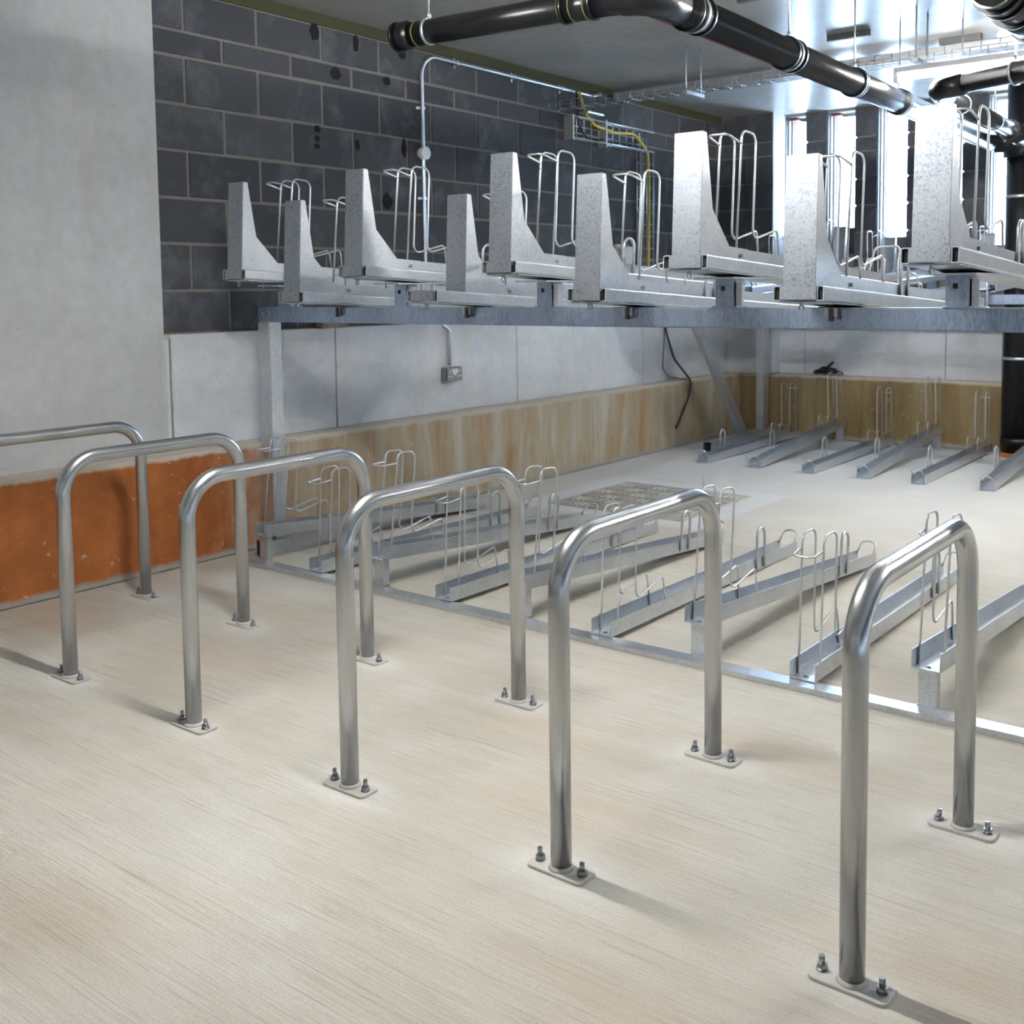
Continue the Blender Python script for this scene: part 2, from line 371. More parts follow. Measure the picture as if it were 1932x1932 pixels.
for y, z, w_, h_ in ((4.19, 2.842, .03, .05), (4.505, 2.835, .022, .055), (4.344, 2.627, .035, .035), (4.19, 2.295, .022, .022), (4.188, 2.24, .018, .018), (4.187, 2.196, .018, .018), (4.50, 2.235, .018, .03), (4.895, 2.845, .03, .05), (4.757, 2.647, .03, .03), (4.895, 2.25, .022, .06), (4.74, 1.912, .04, .05)):
    def blob(bm):
        rr = random.Random(int(y*1000+z*77)); q = [(y+w_*(.75+.5*rr.random())*math.cos(a*PI/6), z+h_*(.75+.5*rr.random())*math.sin(a*PI/6)) for a in range(12)]
        prism(bm, q, 'x', XB, XB+.0035)
    new('filled_hole', blob, 'tar', wb_)
# end wall: block piers between tall window slots
wend = struct(new('wall_end', lambda bm: (box(bm, XB, -4.27, 9.10, 9.6, .56, ZC), box(bm, -1.75, XR, YB+.007, 9.6, 1.14, ZC), box(bm, -4.27, -1.75, YB+.007, 9.6, 1.14, 1.62)), 'mortar'))
PIT_ = .4635; PX0 = -4.055; PWID = .20
def pier_blocks(x0, x1, y, z_from):
    zs = [z_from, 1.374, 1.610, 1.845, 2.082, 2.315, 2.556, 2.683, ZC]
    for za, zb in zip(zs, zs[1:]):
        if zb-za < .05: continue
        new('block', lambda bm: box(bm, x0, x1, y-.001, y+.21, za+J/2, zb-J/2), 'block', wend, .003)
for k in range(6):
    x0 = PX0 + PIT_*k
    if k < 5:
        new('pier_core', lambda bm: box(bm, x0+.012, x0+PWID-.012, YB+.008, 9.58, 1.15, ZC), 'mortar', wend)
        pier_blocks(x0, x0+PWID, YB, 1.151)
new('lintel', lambda bm: box(bm, -4.28, -1.7, YB+.02, 9.6, 2.925, ZC), 'mortar', wend)
pier_blocks(-4.79, -4.53, 9.09, 1.151); pier_blocks(-4.519, -4.272, 9.088, 1.151)
new('panel', lambda bm: box(bm, -4.79, -4.272, 9.09, 9.2, .566, 1.145), 'column', wend, .003)
new('return_panel', lambda bm: box(bm, -4.275, -4.262, 9.10, 9.58, .575, ZC), 'reveal', wend)
for r in range(7):
    za, zb = COURSES[r]+J/2, COURSES[r+1]-J/2
    for c_ in range(14):
        x = -1.735 + c_*LB + (LB/2 if r % 2 else 0)
        new('block', lambda bm: box(bm, x, min(x+LB-J, XR), YB, YB+.1, za, zb), 'block', wend, .003)
opens = [(-4.262, PX0)] + [(PX0+PIT_*k+PWID, PX0+PIT_*(k+1)) for k in range(4)] + [(PX0+PIT_*4+PWID, -1.75)]
SILL = [1.86, 1.90, 1.80, 1.74, 1.70, 1.68]
for k, (a, e) in enumerate(opens):
    w = struct(new('window_%d' % (k+1), lambda bm: [box(bm, *q) for q in (
        (a, a+.035, 9.50, 9.57, 1.62, 2.925), (e-.012, e, 9.50, 9.57, 1.62, 2.925), (a+.035, e-.012, 9.50, 9.57, 2.895, 2.925), (a+.035, e-.012, 9.50, 9.57, 1.62, 1.66))], 'grey_box'))
    new('pane', lambda bm: box(bm, a+.033, e-.01, 9.53, 9.538, SILL[k], 2.897), 'pane', w)
    new('infill_panel', lambda bm: box(bm, a+.035, e-.012, 9.515, 9.55, 1.655, SILL[k]), 'dark_grey', w)
    new('jamb_liner', lambda bm: box(bm, a-.001, a+.008, 9.36, 9.50, 1.62, 2.925), 'dark_grey', w)
    new('guide_strip', lambda bm: (box(bm, a+.008, a+.02, 9.40, 9.43, 1.62, 2.92), box(bm, a+.008, a+.026, 9.47, 9.50, 1.62, 2.92)), 'trunk', w)
    if k < 2: new('head_seal', lambda bm: box(bm, a+.02, a+.10, 9.40, 9.50, 2.90, 2.926), 'red', w)
# daylight enters through the slots
for k, (a, e) in enumerate(opens):
    L = bpy.data.lights.new('window_portal', 'AREA'); L.shape = 'RECTANGLE'; L.size = e-a; L.size_y = 1.1; L.cycles.is_portal = True
    o = bpy.data.objects.new('window_portal', L); COL.objects.link(o); o.location = ((a+e)/2, 9.62, 2.36); o.rotation_euler = (-PI/2, 0, 0)

# ------------------------------------------------------------------ hooped cycle stands
TR = .0250
def make_stand(i):
    t = thing('cycle_stand', '', 'bike stand', (HX[i], 0, 0), group='hooped cycle stands in a row')
    zt = .781
    new('hoop', lambda bm: tube(bm, fillet([(0, HY0, .006), (0, HY0, zt), (0, HY1, zt), (0, HY1, .006)], .13, 12), TR, 28), 'galv_tube', t)
    for hy in (HY0, HY1):
        def plate(bm):
            q = []
            for cx_, cy_, a0 in ((.065, .02, 0), (-.065, .02, 90), (-.065, -.02, 180), (.065, -.02, 270)):
                for s in range(4):
                    an = math.radians(a0 + s*30); q.append((cx_+.016*math.cos(an), hy+cy_+.016*math.sin(an)))
            prism(bm, q, 'z', 0, .007)
        p = new('base_plate', plate, 'dusty', t, .001)
        new('weld', lambda bm: tube(bm, [(0, hy, .004), (0, hy, .016)], [TR+.007, TR+.001], 28), 'dusty', p)
        for s in (-1, 1):
            def bolt(bm):
                disc(bm, (0, 0), .0125, .007, .0095, 16); tube(bm, [(0, 0, .0095), (0, 0, .019)], .0115, 6); disc(bm, (0, 0), .0062, .019, .037, 10)
            o = new('anchor_bolt', bolt, 'bolt', p, 0, (s*.060, hy, 0))
            o.rotation_euler = (random.uniform(-.06, .06), random.uniform(-.06, .06), random.random())
    return t
stand0 = make_stand(5)
SL = ['hooped steel cycle stand cut off by the left edge of the photo', 'hooped steel cycle stand second from the left, in front of the orange kerb',
      'hooped steel cycle stand third from the left in the row', 'hooped steel cycle stand fourth from the left, near the middle of the photo',
      'hooped steel cycle stand fifth from the left, second nearest the right edge', 'largest hooped steel cycle stand nearest the camera at the right']
stand0['label'] = SL[5]
for i in range(5): dup(stand0, SL[i], (HX[i], 0, 0), (0, 0, 0))

# ------------------------------------------------------------------ wheel trays
def guide_path(x, dy=0.0, dz=0.0):
    P = [(x, .056+dy, .004+dz), (x, .078+dy, .487+dz), (x, .192+dy, .487+dz), (x, .186+dy, .10+dz), (x, .395+dy, .158+dz), (x, .425+dy, .012+dz)]
    return fillet(P, [0, .035, .035, .032, .018, 0], 5)
def lower_tray():
    t = thing('bike_tray', '', 'bike tray')
    w, th, L = .0465, .0032, 1.715
    new('channel', lambda bm: prism(bm, [(-w, .060), (-w, 0), (w, 0), (w, .060), (w-th, .060), (w-th, th), (-w+th, th), (-w+th, .060)], 'y', 0, L), 'galv', t)
    for s in (-1, 1):
        new('wheel_guide', lambda bm: tube(bm, guide_path(s*.039), .0041, 8), 'wire', t)
    new('front_loop', lambda bm: tube(bm, fillet([(-.039, .076, .437), (-.037, -.014, .428), (.037, -.014, .428), (.039, .076, .437)], .022, 5), .0041, 8), 'wire', t)
    new('lock_loop', lambda bm: tube(bm, fillet([(w+.006, 1.245, .01), (w+.006, 1.245, .205), (w+.006, 1.325, .205), (w+.006, 1.325, .01)], .04, 7), .0065, 8), 'galv', t)
    new('end_loop', lambda bm: tube(bm, fillet([(-w+.006, L-.03, .045), (-w+.010, L+.035, .105), (w-.010, L+.035, .105), (w-.006, L-.03, .045)], .03, 6), .0042, 8), 'wire', t)
    new('screw', lambda bm: (disc(bm, (0, .03), .010, th, th+.002, 12), disc(bm, (0, .03), .0065, th+.002, th+.006, 10, .003)), 'bolt', t)
    return t
def raised_post(t, h):
    def f(bm):
        box(bm, -.030, .030, .022, .026, -h, -.001); box(bm, -.030, .030, .012, .056, -.005, -.001); box(bm, -.030, .030, .012, .056, -h, -h+.004)
        box(bm, .027, .030, .026, .056, -h+.004, -.005)
    return new('support_post', f, 'galv', t)
tray_lo = lower_tray(); tray_lo['group'] = 'lower bike trays on the near rail'
tray_hi = None
LOW_H, HI_H = .022, .142
SP = .4125; X0 = -4.338
for k in range(10):
    x = X0 + SP*k; raised = k % 2 == 0
    h = HI_H if raised else LOW_H
    tilt = -math.asin((h-.002)/1.715)
    state = 'raised on a short post' if raised else 'lying flat on the rail'
    lab = 'floor-level bike tray %s, %s from left wall, near row' % (state, ORD[k])
    if k == 1:
        o = tray_lo; o.location = (x, 3.345, h); o.rotation_euler = (tilt, 0, 0); o['label'] = lab
    elif raised and tray_hi is None:
        tray_hi = dup(tray_lo, lab, (x, 3.345, h), (tilt, 0, 0))
        p = raised_post(tray_hi, h-.02); p.rotation_euler = (-tilt, 0, 0)
    else:
        o = dup(tray_hi if raised else tray_lo, lab, (x, 3.345, h), (tilt, 0, 0))
# far row, turned round to face the aisle
FX = [-4.010, -3.570, -3.142, -2.730, -2.345, -1.890, -1.48]
for k, x in enumerate(FX):
    raised = k % 2 == 1; h = HI_H if raised else LOW_H; tilt = -math.asin((h-.002)/1.715)
    lab = 'floor-level bike tray %s, %s from left wall, far row' % ('raised at the wall end' if raised else 'lying flat', ORD[k])
    o = dup(tray_hi if raised else tray_lo, lab, (x, 9.035, h), (tilt, 0, PI)); o['group'] = 'lower bike trays of the far row'
# floor rails
def rail(name, label, x0, x1, y0, y1):
    t = thing(name, label, 'rail', (0, 0, 0))
    new('bar', lambda bm: box(bm, x0, x1, y0, y1, 0, .0205), 'galv', t, .002)
    return t
r_ = rail('floor_rail', 'long flat galvanised rail on the floor under the near lower trays', -4.42, .3, 3.29, 3.362)
r_ = rail('floor_rail', 'galvanised floor rail along the ochre kerb under the far trays', -4.15, -2.26, 8.93, 8.99)

# ------------------------------------------------------------------ upper trays
UT = -.0525
def upper_tray():
    t = thing('upper_bike_tray', '', 'bike tray')
    L = 1.92
    for s in (-1, 1):
        ro = .007; C = [(.060, .049)] + [(.086-ro+ro*math.sin(a*PI/8), .049-ro+ro*math.cos(a*PI/8)) for a in range(5)] + [(.086-ro+ro*math.cos(a*PI/8), ro-ro*math.sin(a*PI/8)) for a in range(5)] + [(.060, 0), (.060, .0035), (.0795, .0035), (.0825, .0065), (.0825, .0425), (.0795, .0455), (.060, .0455)]
        new('slide_rail', lambda bm: prism(bm, [(s*x, z) for x, z in C], 'y', 0, L), 'galv', t)
    new('rail_pan', lambda bm: box(bm, -.082, .082, .02, L, -.004, -.0005), 'galv', t)
    new('end_plate', lambda bm: box(bm, -.0625, .0625, -.004, .002, .003, .047), 'galv_plate', t, .0015)
    for s in (-1, 1):
        new('rail_hollow_shade', lambda bm: box(bm, min(s*.0622, s*.0815), max(s*.0622, s*.0815), .012, .03, .0045, .0445), 'rubber', t)  # black blocks painting the shaded hollow inside the open rail ends
    w, th = .049, .003
    new('channel', lambda bm: prism(bm, [(-w, .092), (-w, .012), (w, .012), (w, .092), (w-th, .092), (w-th, .012+th), (-w+th, .012+th), (-w+th, .092)], 'y', .20, L+.05), 'galv', t)
    new('front_plate', lambda bm: (box(bm, -.055, .055, .003, .007, .04, .464), box(bm, -.055, .055, .007, .03, .460, .464)), 'galv_plate', t, .001)
    G = [(.007, .045), (.007, .462), (.030, .462), (.085, .210), (.215, .093), (.36, .093), (.36, .052), (.09, .050)]
    for s in (-1, 1):
        new('side_gusset', lambda bm: prism(bm, G, 'x', s*.0515, s*.055), 'galv', t)
    for s in (-1, 1):
        new('wheel_guide', lambda bm: tube(bm, guide_path(s*.043, .232, .032), .0044, 8), 'wire', t)
    new('front_loop', lambda bm: tube(bm, fillet([(-.043, .308, .470), (-.040, .205, .488), (.040, .205, .488), (.043, .308, .470)], .024, 5), .0044, 8), 'wire', t)
    new('lock_loop', lambda bm: tube(bm, fillet([(w+.006, .80, .04), (w+.006, .80, .205), (w+.006, .88, .205), (w+.006, .88, .04)], .04, 7), .0068, 8), 'galv', t)
    new('pull_handle', lambda bm: (tube(bm, fillet([(-.075, L-.02, .05), (-.060, L+.05, .235), (.060, L+.05, .235), (.075, L-.02, .05)], .03, 6), .006, 8),
                                   tube(bm, fillet([(-.05, L-.14, .05), (-.043, L-.10, .165), (.043, L-.10, .165), (.05, L-.14, .05)], .025, 6), .005, 8)), 'wire', t)
    for s in (-1, 1):
        new('side_bolt', lambda bm: tube(bm, [(s*.055, .30, .066), (s*.063, .30, .066)], .007, 6), 'bolt', t)
    new('eye_bolt', lambda bm: (tube(bm, [(.0, .03, -.012), (.0, .03, -.001)], .008, 8), tube(bm, [(.008*math.cos(a*PI/6), .03, -.021+.009*math.sin(a*PI/6)) for a in range(13)], .0028, 6)), 'bolt', t)
    return t
ut0 = upper_tray(); ut0['group'] = 'upper bike trays over the near row'
UX = [-4.696+.4105*(k+1) for k in range(9)]
for k, x in enumerate(UX):
    z = 1.420 if k % 2 == 0 else 1.311
    lab = '%s upper bike tray with tall end plate, %s from left wall, near row' % ('higher' if k % 2 == 0 else 'lower', ORD[k])
    if k == 0: o = ut0; o.location = (x, 3.2, z); o.rotation_euler = (UT, 0, 0); o['label'] = lab
    else:
        o = dup(ut0, lab, (x, 3.2, z), (UT, 0, 0))
        if k == 3:          # this tray has been pushed some way along its rails
            for ch in o.children:
                if ch.name.split('.')[0] in ('channel', 'front_plate', 'side_gusset', 'wheel_guide', 'front_loop', 'lock_loop', 'side_bolt'):
                    ch.location.y += .20
for k, x in enumerate(FX):
    z = 1.420 if k % 2 == 1 else 1.311
    lab = '%s upper steel bike tray over the far row, %s from the left wall' % ('higher' if k % 2 == 1 else 'lower', ORD[k])
    o = dup(ut0, lab, (x, 9.02, z), (UT, 0, PI)); o['group'] = 'upper bike trays over the far row'

# ------------------------------------------------------------------ two-tier frames
def hollow(bm, x0, x1, z0, z1, y0, y1, w=.004):
    O = [(x0, z0), (x1, z0), (x1, z1), (x0, z1)]; I = [(x0+w, z0+w), (x1-w, z0+w), (x1-w, z1-w), (x0+w, z1-w)]
    for k in range(4):
        prism(bm, [O[k], O[(k+1) % 4], I[(k+1) % 4], I[k]], 'y', y0, y1)
fr = thing('rack_frame', 'galvanised post and long beam carrying the near upper bike trays', 'rack frame')
new('foot', lambda bm: hollow(bm, -4.49, -4.40, 0, .085, 3.44, 5.0), 'galv', fr)
new('post', lambda bm: box(bm, -4.49, -4.40, 3.49, 3.57, .085, 1.208), 'galv', fr, .004)
bmn = new('beam', lambda bm: box(bm, -4.49, .35, 3.49, 3.57, 1.208, 1.284), 'galv_beam', fr, .005)
new('beam_bolt', lambda bm: (tube(bm, [(-4.455, 3.482, 1.246), (-4.455, 3.49, 1.246)], .013, 6), tube(bm, [(-4.41, 3.485, 1.246), (-4.41, 3.49, 1.246)], .011, 12)), 'bolt', bmn)
for k, x in enumerate(UX):
    if k % 2 == 0:
        zt = 1.420 - .0525*.335 - .009
        s = new('spacer', lambda bm: (box(bm, x-.040, x+.036, 3.492, 3.568, 1.290, zt-.006), box(bm, x-.05, x+.05, 3.485, 3.575, 1.284, 1.290)), 'galv_beam', fr, .002)
        new('top_plate', lambda bm: box(bm, x-.08, x+.08, 3.40, 3.66, zt-.006, zt), 'galv', s)
        new('slot', lambda bm: box(bm, x-.016, x-.001, 3.4905, 3.493, 1.345, 1.362), 'rubber', s)
        new('side_cleat', lambda bm: (box(bm, x+.036, x+.062, 3.50, 3.505, 1.290, 1.375), box(bm, x+.036, x+.040, 3.50, 3.56, 1.290, 1.38)), 'galv', s)
    else:
        s = new('saddle', lambda bm: (box(bm, x-.075, x+.075, 3.42, 3.62, 1.2842, 1.2852), box(bm, x-.03, x+.03, 3.484, 3.489, 1.255, 1.2845)), 'galv', fr)
        new('hook', lambda bm: (box(bm, x-.012, x+.002, 3.478, 3.484, 1.238, 1.284), box(bm, x+.02, x+.03, 3.478, 3.484, 1.245, 1.284)), 'dark_grey', s)
ff = thing('rack_frame', 'galvanised post, slanting brace and foot of the far rack by the corner', 'rack frame')
new('foot', lambda bm: hollow(bm, -4.30, -4.22, 0, .085, 7.85, 9.05), 'galv', ff)
new('post', lambda bm: box(bm, -4.295, -4.225, 8.83, 8.95, .085, 1.21), 'galv', ff, .004)
new('beam', lambda bm: box(bm, -4.30, -1.1, 8.79, 8.87, 1.21, 1.285), 'galv_beam', ff, .005)
new('beam', lambda bm: box(bm, -4.30, -1.1, 7.50, 7.58, 1.13, 1.205), 'galv_beam', ff, .005)
def brace(bm):
    a, b2 = Vector((8.50, .085)), Vector((7.60, 1.13)); d = (b2-a).normalized(); n = Vector((-d.y, d.x))*.045
    prism(bm, [tuple(a+n), tuple(a-n), tuple(b2-n), tuple(b2+n)], 'x', -4.285, -4.235)
new('brace', brace, 'galv', ff, .003)
for k, x in enumerate(FX):
    if k % 2:
        new('spacer', lambda bm: box(bm, x-.038, x+.038, 8.792, 8.868, 1.285, 1.400), 'galv_beam', ff, .002)

# ------------------------------------------------------------------ drains under the ceiling
def ring(bm, c, ax, r, w, n=28):
    c = Vector(c); a = Vector(ax).normalized()*w/2; tube(bm, [c-a, c+a], r, n)
def clip(parent, c, ax, r, rod=True):
    """zinc pipe ring with its threaded hanger rod"""
    k = new('pipe_ring', lambda bm: ring(bm, c, ax, r+.005, .014), 'galv', parent)
    if rod: new('hanger_rod', lambda bm: (tube(bm, [(c[0], c[1], c[2]+r), (c[0], c[1], ZC)], .005, 8), tube(bm, [(c[0], c[1], c[2]+r+.004), (c[0], c[1], c[2]+r+.03)], .010, 6)), 'galv', k)
def coupling(parent, c, ax, r, gap):
    c = Vector(c); a = Vector(ax).normalized()
    new('coupling', lambda bm: (ring(bm, c, ax, r+.006, gap), ring(bm, c-a*gap/2, ax, r+.013, .016), ring(bm, c+a*gap/2, ax, r+.013, .016)), 'black_plastic', parent)
dp = thing('drain_pipe', 'black drain pipe with an open left end turning along the ceiling to the windows', 'drain pipe', (0, 0, 0))
ra, rb, ZP = .053, .0685, 2.48
def p1(x): return (x, 3.475+.0916*(x+3.393), ZP)
def p2(y): return (-2.205-.021*(y-3.87), y, ZP)
A1 = (1, .0916, 0)
new('pipe', lambda bm: tube(bm, [p1(-3.38), p1(-2.50)], ra, 32), 'black_plastic', dp)
new('end_socket', lambda bm: (tube(bm, [p1(-3.42), p1(-3.34)], ra+.009, 32), tube(bm, [p1(-3.432), p1(-3.42)], ra+.013, 32)), 'black_plastic', dp)
new('band', lambda bm: ring(bm, p1(-3.315), A1, ra+.0015, .007), 'band', dp)
clip(dp, p1(-3.255), A1, ra)
coupling(dp, p1(-2.50), A1, ra, .13)
for xx in (-2.58, -2.525, -2.46): new('band', lambda bm: ring(bm, p1(xx), A1, ra+(.0018 if xx < -2.57 else .0078), .005), 'band', dp)
new('elbow', lambda bm: tube(bm, fillet([p1(-2.45), p1(-2.205), p2(3.86)], .13, 10), [ra+.004, ra+.006]+[rb]*11, 32), 'black_plastic', dp)
new('pipe', lambda bm: tube(bm, [p2(3.82), p2(8.88)], rb, 36), 'black_plastic', dp)
for y, g in ((3.95, .10), (4.92, .085), (5.82, .03), (6.60, .03)):
    coupling(dp, p2(y), (0, 1, 0), rb, g); clip(dp, p2(y), (0, 1, 0), rb+.006)
# soil stack by the end wall
st = thing('soil_stack', 'thick black vertical soil stack standing by the end wall at the right', 'drain pipe', (-2.115, 9.0, 0))
new('pipe', lambda bm: tube(bm, [(0, 0, .03), (0, 0, 2.95)], .110, 36), 'black_plastic', st)
for z in (.12, .78, 2.05): new('pipe_ring', lambda bm: ring(bm, (0, 0, z), (0, 0, 1), .114, .022 if z > .2 else .06), 'galv' if z > .2 else 'black_plastic', st)
new('socket_branch', lambda bm: (ring(bm, (0, 0, 2.48), (0, 0, 1), .135, .26), tube(bm, [(-.19, -.10, 2.48), (.0, .0, 2.48)], .085, 28)), 'black_plastic', st)
tag(new('clay_collar', lambda bm: tube(bm, [(-2.105, 8.975, 0), (-2.105, 8.975, .03)], [.140, .125], 24), 'orange'), 'orange clay collar at the foot of the black soil stack', 'collar')
# branch drain on the right with a knee
d3 = thing('drain_pipe', 'slim black drain with a rounded knee running in from the right edge', 'drain pipe')
r3 = .053
new('pipe', lambda bm: tube(bm, [(-1.80, 6.16, 2.46), (-.2, 5.60, 2.49)], r3, 28), 'black_plastic', d3)
new('elbow', lambda bm: tube(bm, fillet([(-1.74, 6.14, 2.46), (-1.91, 6.20, 2.455), (-1.925, 6.41, 2.45)], .085, 9), r3+.006, 28), 'black_plastic', d3)
new('pipe', lambda bm: tube(bm, [(-1.925, 6.35, 2.452), (-1.965, 8.93, 2.43)], r3, 28), 'black_plastic', d3)
new('socket', lambda bm: tube(bm, [(-1.47, 6.045, 2.466), (-.2, 5.60, 2.49)], r3+.007, 28), 'black_plastic', d3)
new('socket', lambda bm: tube(bm, [(-1.955, 7.95, 2.436), (-1.96, 8.45, 2.434)], r3+.02, 28), 'black_plastic', d3)
clip(d3, (-1.46, 6.04, 2.466), (1, -.35, .02), r3+.007); clip(d3, (-1.935, 6.75, 2.449), (0, 1, 0), r3); clip(d3, (-1.948, 7.55, 2.442), (0, 1, 0), r3)
# drain over the aisle at the top right corner
d5 = thing('drain_pipe', 'thick black drain crossing the top right corner of the photo', 'drain pipe')
r5 = .067
new('pipe', lambda bm: tube(bm, [(-.935, 2.1, 2.31), (-.98, 7.0, 2.285)], r5, 36), 'black_plastic', d5)
coupling(d5, (-.953, 3.73, 2.302), (0, 1, 0), r5, .08); coupling(d5, (-.956, 4.05, 2.30), (0, 1, 0), r5, .26)
new('branch', lambda bm: tube(bm, [(-.956, 4.05, 2.30), (-.1, 3.88, 2.34)], r5, 32), 'black_plastic', d5)
clip(d5, (-.952, 3.62, 2.302), (0, 1, 0), r5); clip(d5, (-.96, 4.6, 2.299), (0, 1, 0), r5); clip(d5, (-.97, 5.73, 2.293), (0, 1, 0), r5)
tag(new('red_pipe', lambda bm: tube(bm, [(-2.34, 3.70, 2.475), (-2.42, 8.9, 2.475)], .012, 14), 'red_pipe'), 'thin dull red pipe running beside the big black drain', 'pipe')

# ------------------------------------------------------------------ electrics
def batten(label, x0, x1, y, z=2.62, rods=True):
    t = thing('tube_light', label, 'light', ((x0+x1)/2, y, z)); L = (x1-x0)/2
    new('housing', lambda bm: (prism(bm, [(-.03, .055), (.03, .055), (.045, .02), (-.045, .02)], 'x', -L, L)), 'white_plastic', t)
    for s in (-1, 1): new('end_cap', lambda bm: box(bm, s*L-.015, s*L+.015, -.03, .03, -.03, .055), 'white_plastic', t)
    new('tube', lambda bm: tube(bm, [(-L+.015, 0, -.002), (L-.015, 0, -.002)], .016, 12), 'tube', t)
    if rods:
        for s in (-.75, .75): new('hanger_rod', lambda bm: tube(bm, [(s*L, 0, .055), (s*L, 0, ZC-z)], .004, 6), 'galv', t)
batten('lit tube light hanging under the cable basket at the upper right', -2.165, -.80, 6.28, 2.565, False)
batten('lit tube light hanging above the row of hooped stands', -2.70, -1.45, 1.97, 2.60)
batten('added tube light out of view brightening the far aisle and end wall', .5, 2.0, 6.28, 2.59)  # added unseen tube, lifts the light on far floor and end wall
# basket of wire under the ceiling, with trunking above it
cb = thing('cable_basket', 'long wire cable basket hanging under the ceiling across the aisle', 'cable basket')
yb0, yb1, zb = 6.28, 6.42, 2.66
for yy, zz in ((yb0, zb+.05), (yb0, zb), (yb0+.05, zb), (yb0+.095, zb), (yb1, zb), (yb1, zb+.05)):
    new('long_wire', lambda bm: tube(bm, [(-4.72, yy, zz), (.2, yy, zz)], .0028, 6), 'galv', cb)
cw = new('cross_wire', lambda bm: tube(bm, fillet([(0, yb0, zb+.05), (0, yb0, zb), (0, yb1, zb), (0, yb1, zb+.05)], .012, 2), .0028, 5), 'galv', cb, 0, (-4.70, 0, 0))
for k in range(1, 49): again(cw, cb, (-4.70+.1*k, 0, 0))
for x in (-3.55, -2.05, -.6):
    hb = new('hanger_bar', lambda bm: box(bm, x-.018, x+.018, yb0-.05, yb1+.05, zb-.03, zb-.005), 'galv', cb)
    for yy in (yb0-.03, yb1+.03): new('hanger_rod', lambda bm: tube(bm, [(x, yy, zb-.034), (x, yy, ZC)], .005, 6), 'galv', hb)
tk = thing('cable_trunking', 'flat grey trunking fixed under the ceiling above the cable basket', 'trunking')
new('body', lambda bm: box(bm, -4.78, .3, 7.25, 7.42, 2.862, 2.92), 'trunk', tk, .003)
for x in (-3.4, -2.2, -1.0): new('bracket', lambda bm: box(bm, x-.02, x+.02, 7.27, 7.40, 2.92, ZC-.001), 'galv', tk)
def strip(x0, x1, y0, label):
    tag(new('ceiling_channel', lambda bm: prism(bm, [(y0-.02, ZC), (y0-.02, ZC-.04), (y0+.02, ZC-.04), (y0+.02, ZC)], 'x', x0, x1), 'dark_grey'), label, 'channel')
strip(-2.73, -2.46, 6.62, 'short dark steel channel on the ceiling beside the long black drain')
strip(-2.20, -1.94, 7.17, 'short dark steel channel on the ceiling above the rounded pipe knee')
strip(-2.75, -2.50, 5.42, 'short dark steel channel on the ceiling at the top edge of the photo')

# conduit, round box and switched socket on the left wall
cd = thing('conduit', 'zinc conduit climbing the block wall and bending along the ceiling', 'conduit')
xc = XB+.022
new('pipe', lambda bm: tube(bm, fillet([(XL+.018, 5.20, .87), (XL+.018, 5.20, 1.10), (xc, 5.06, 1.22), (xc, 5.045, 1.4), (xc, 5.045, 2.855), (xc, 6.95, 2.855), (xc+.02, 7.05, 2.88)], [0, .03, .03, .05, .13, .03, 0], 6), .0115, 12), 'galv', cd)
for y, z in ((5.045, 2.52), (5.045, 1.95), (5.045, 1.5)):
    new('saddle_clip', lambda bm: (box(bm, XB, xc+.014, y-.016, y+.016, z-.008, z+.008), box(bm, XB, XB+.004, y-.035, y+.035, z-.009, z+.009)), 'galv', cd, .002)
for y in (5.38, 5.98, 6.55):
    new('saddle_clip', lambda bm: (box(bm, XB, xc+.014, y-.008, y+.008, 2.839, 2.871), box(bm, XB, XB+.004, y-.009, y+.009, 2.82, 2.89)), 'galv', cd, .002)
new('round_box', lambda bm: (tube(bm, [(XB, 5.045, 2.235), (XB+.045, 5.045, 2.235)], .040, 24), tube(bm, [(XB+.045, 5.045, 2.235), (XB+.050, 5.045, 2.235)], .041, 24)), 'white_plastic', cd)
so = thing('socket_outlet', 'grey metal double socket outlet on the concrete wall below the conduit', 'socket', (XL, 5.215, .815))
new('back_box', lambda bm: box(bm, 0, .045, -.075, .075, -.045, .045), 'grey_box', so, .005)
new('face_plate', lambda bm: box(bm, .045, .049, -.075, .075, -.045, .045), 'grey_box', so, .002)
for s in (-1, 1):
    new('rocker_switch', lambda bm: box(bm, .049, .054, s*.018-.010, s*.018+.010, .010, .034), 'white_plastic', so, .001)
    new('pin_slots', lambda bm: (box(bm, .049, .0505, s*.045-.004, s*.045+.004, .010, .024), box(bm, .049, .0505, s*.045-.016, s*.045-.006, -.018, -.010), box(bm, .049, .0505, s*.045+.006, s*.045+.016, -.018, -.010)), 'white_plastic', so)
new('sticker', lambda bm: tube(bm, [(.049, 0, .012), (.0505, 0, .012)], .020, 20), 'white_plastic', so)
# wall basket with the yellow cable
wbk = thing('cable_basket', 'bluish wire cable basket on the block wall turning down the wall', 'cable basket')
def wires(name, pts_list, r=.003): 
    for p in pts_list: new(name, lambda bm: tube(bm, p, r, 6), 'galv', wbk)
wires('long_wire', [[(XB+x, 6.62, z), (XB+x, 7.70, z)] for x, z in ((.02, 2.50), (.02, 2.55), (.02, 2.60), (.02, 2.66))], .0035)
wires('long_wire', [[(XB+.075, 6.62, z), (XB+.075, 7.78, z)] for z in (2.50, 2.66)], .006)
wires('long_wire', [[(XB+.02, y, 1.55), (XB+.02, y, 2.62)] for y in (7.60, 7.65, 7.70, 7.75)] + [[(XB+.075, y, 1.55), (XB+.075, y, 2.5)] for y in (7.58, 7.77)], .005)
cw2 = new('cross_wire', lambda bm: tube(bm, fillet([(XB+.075, 0, 2.50), (XB+.02, 0, 2.50), (XB+.02, 0, 2.66), (XB+.075, 0, 2.66)], .01, 2), .0028, 5), 'galv', wbk, 0, (0, 6.64, 0))
for k in range(1, 11): again(cw2, wbk, (0, 6.64+.1*k, 0))
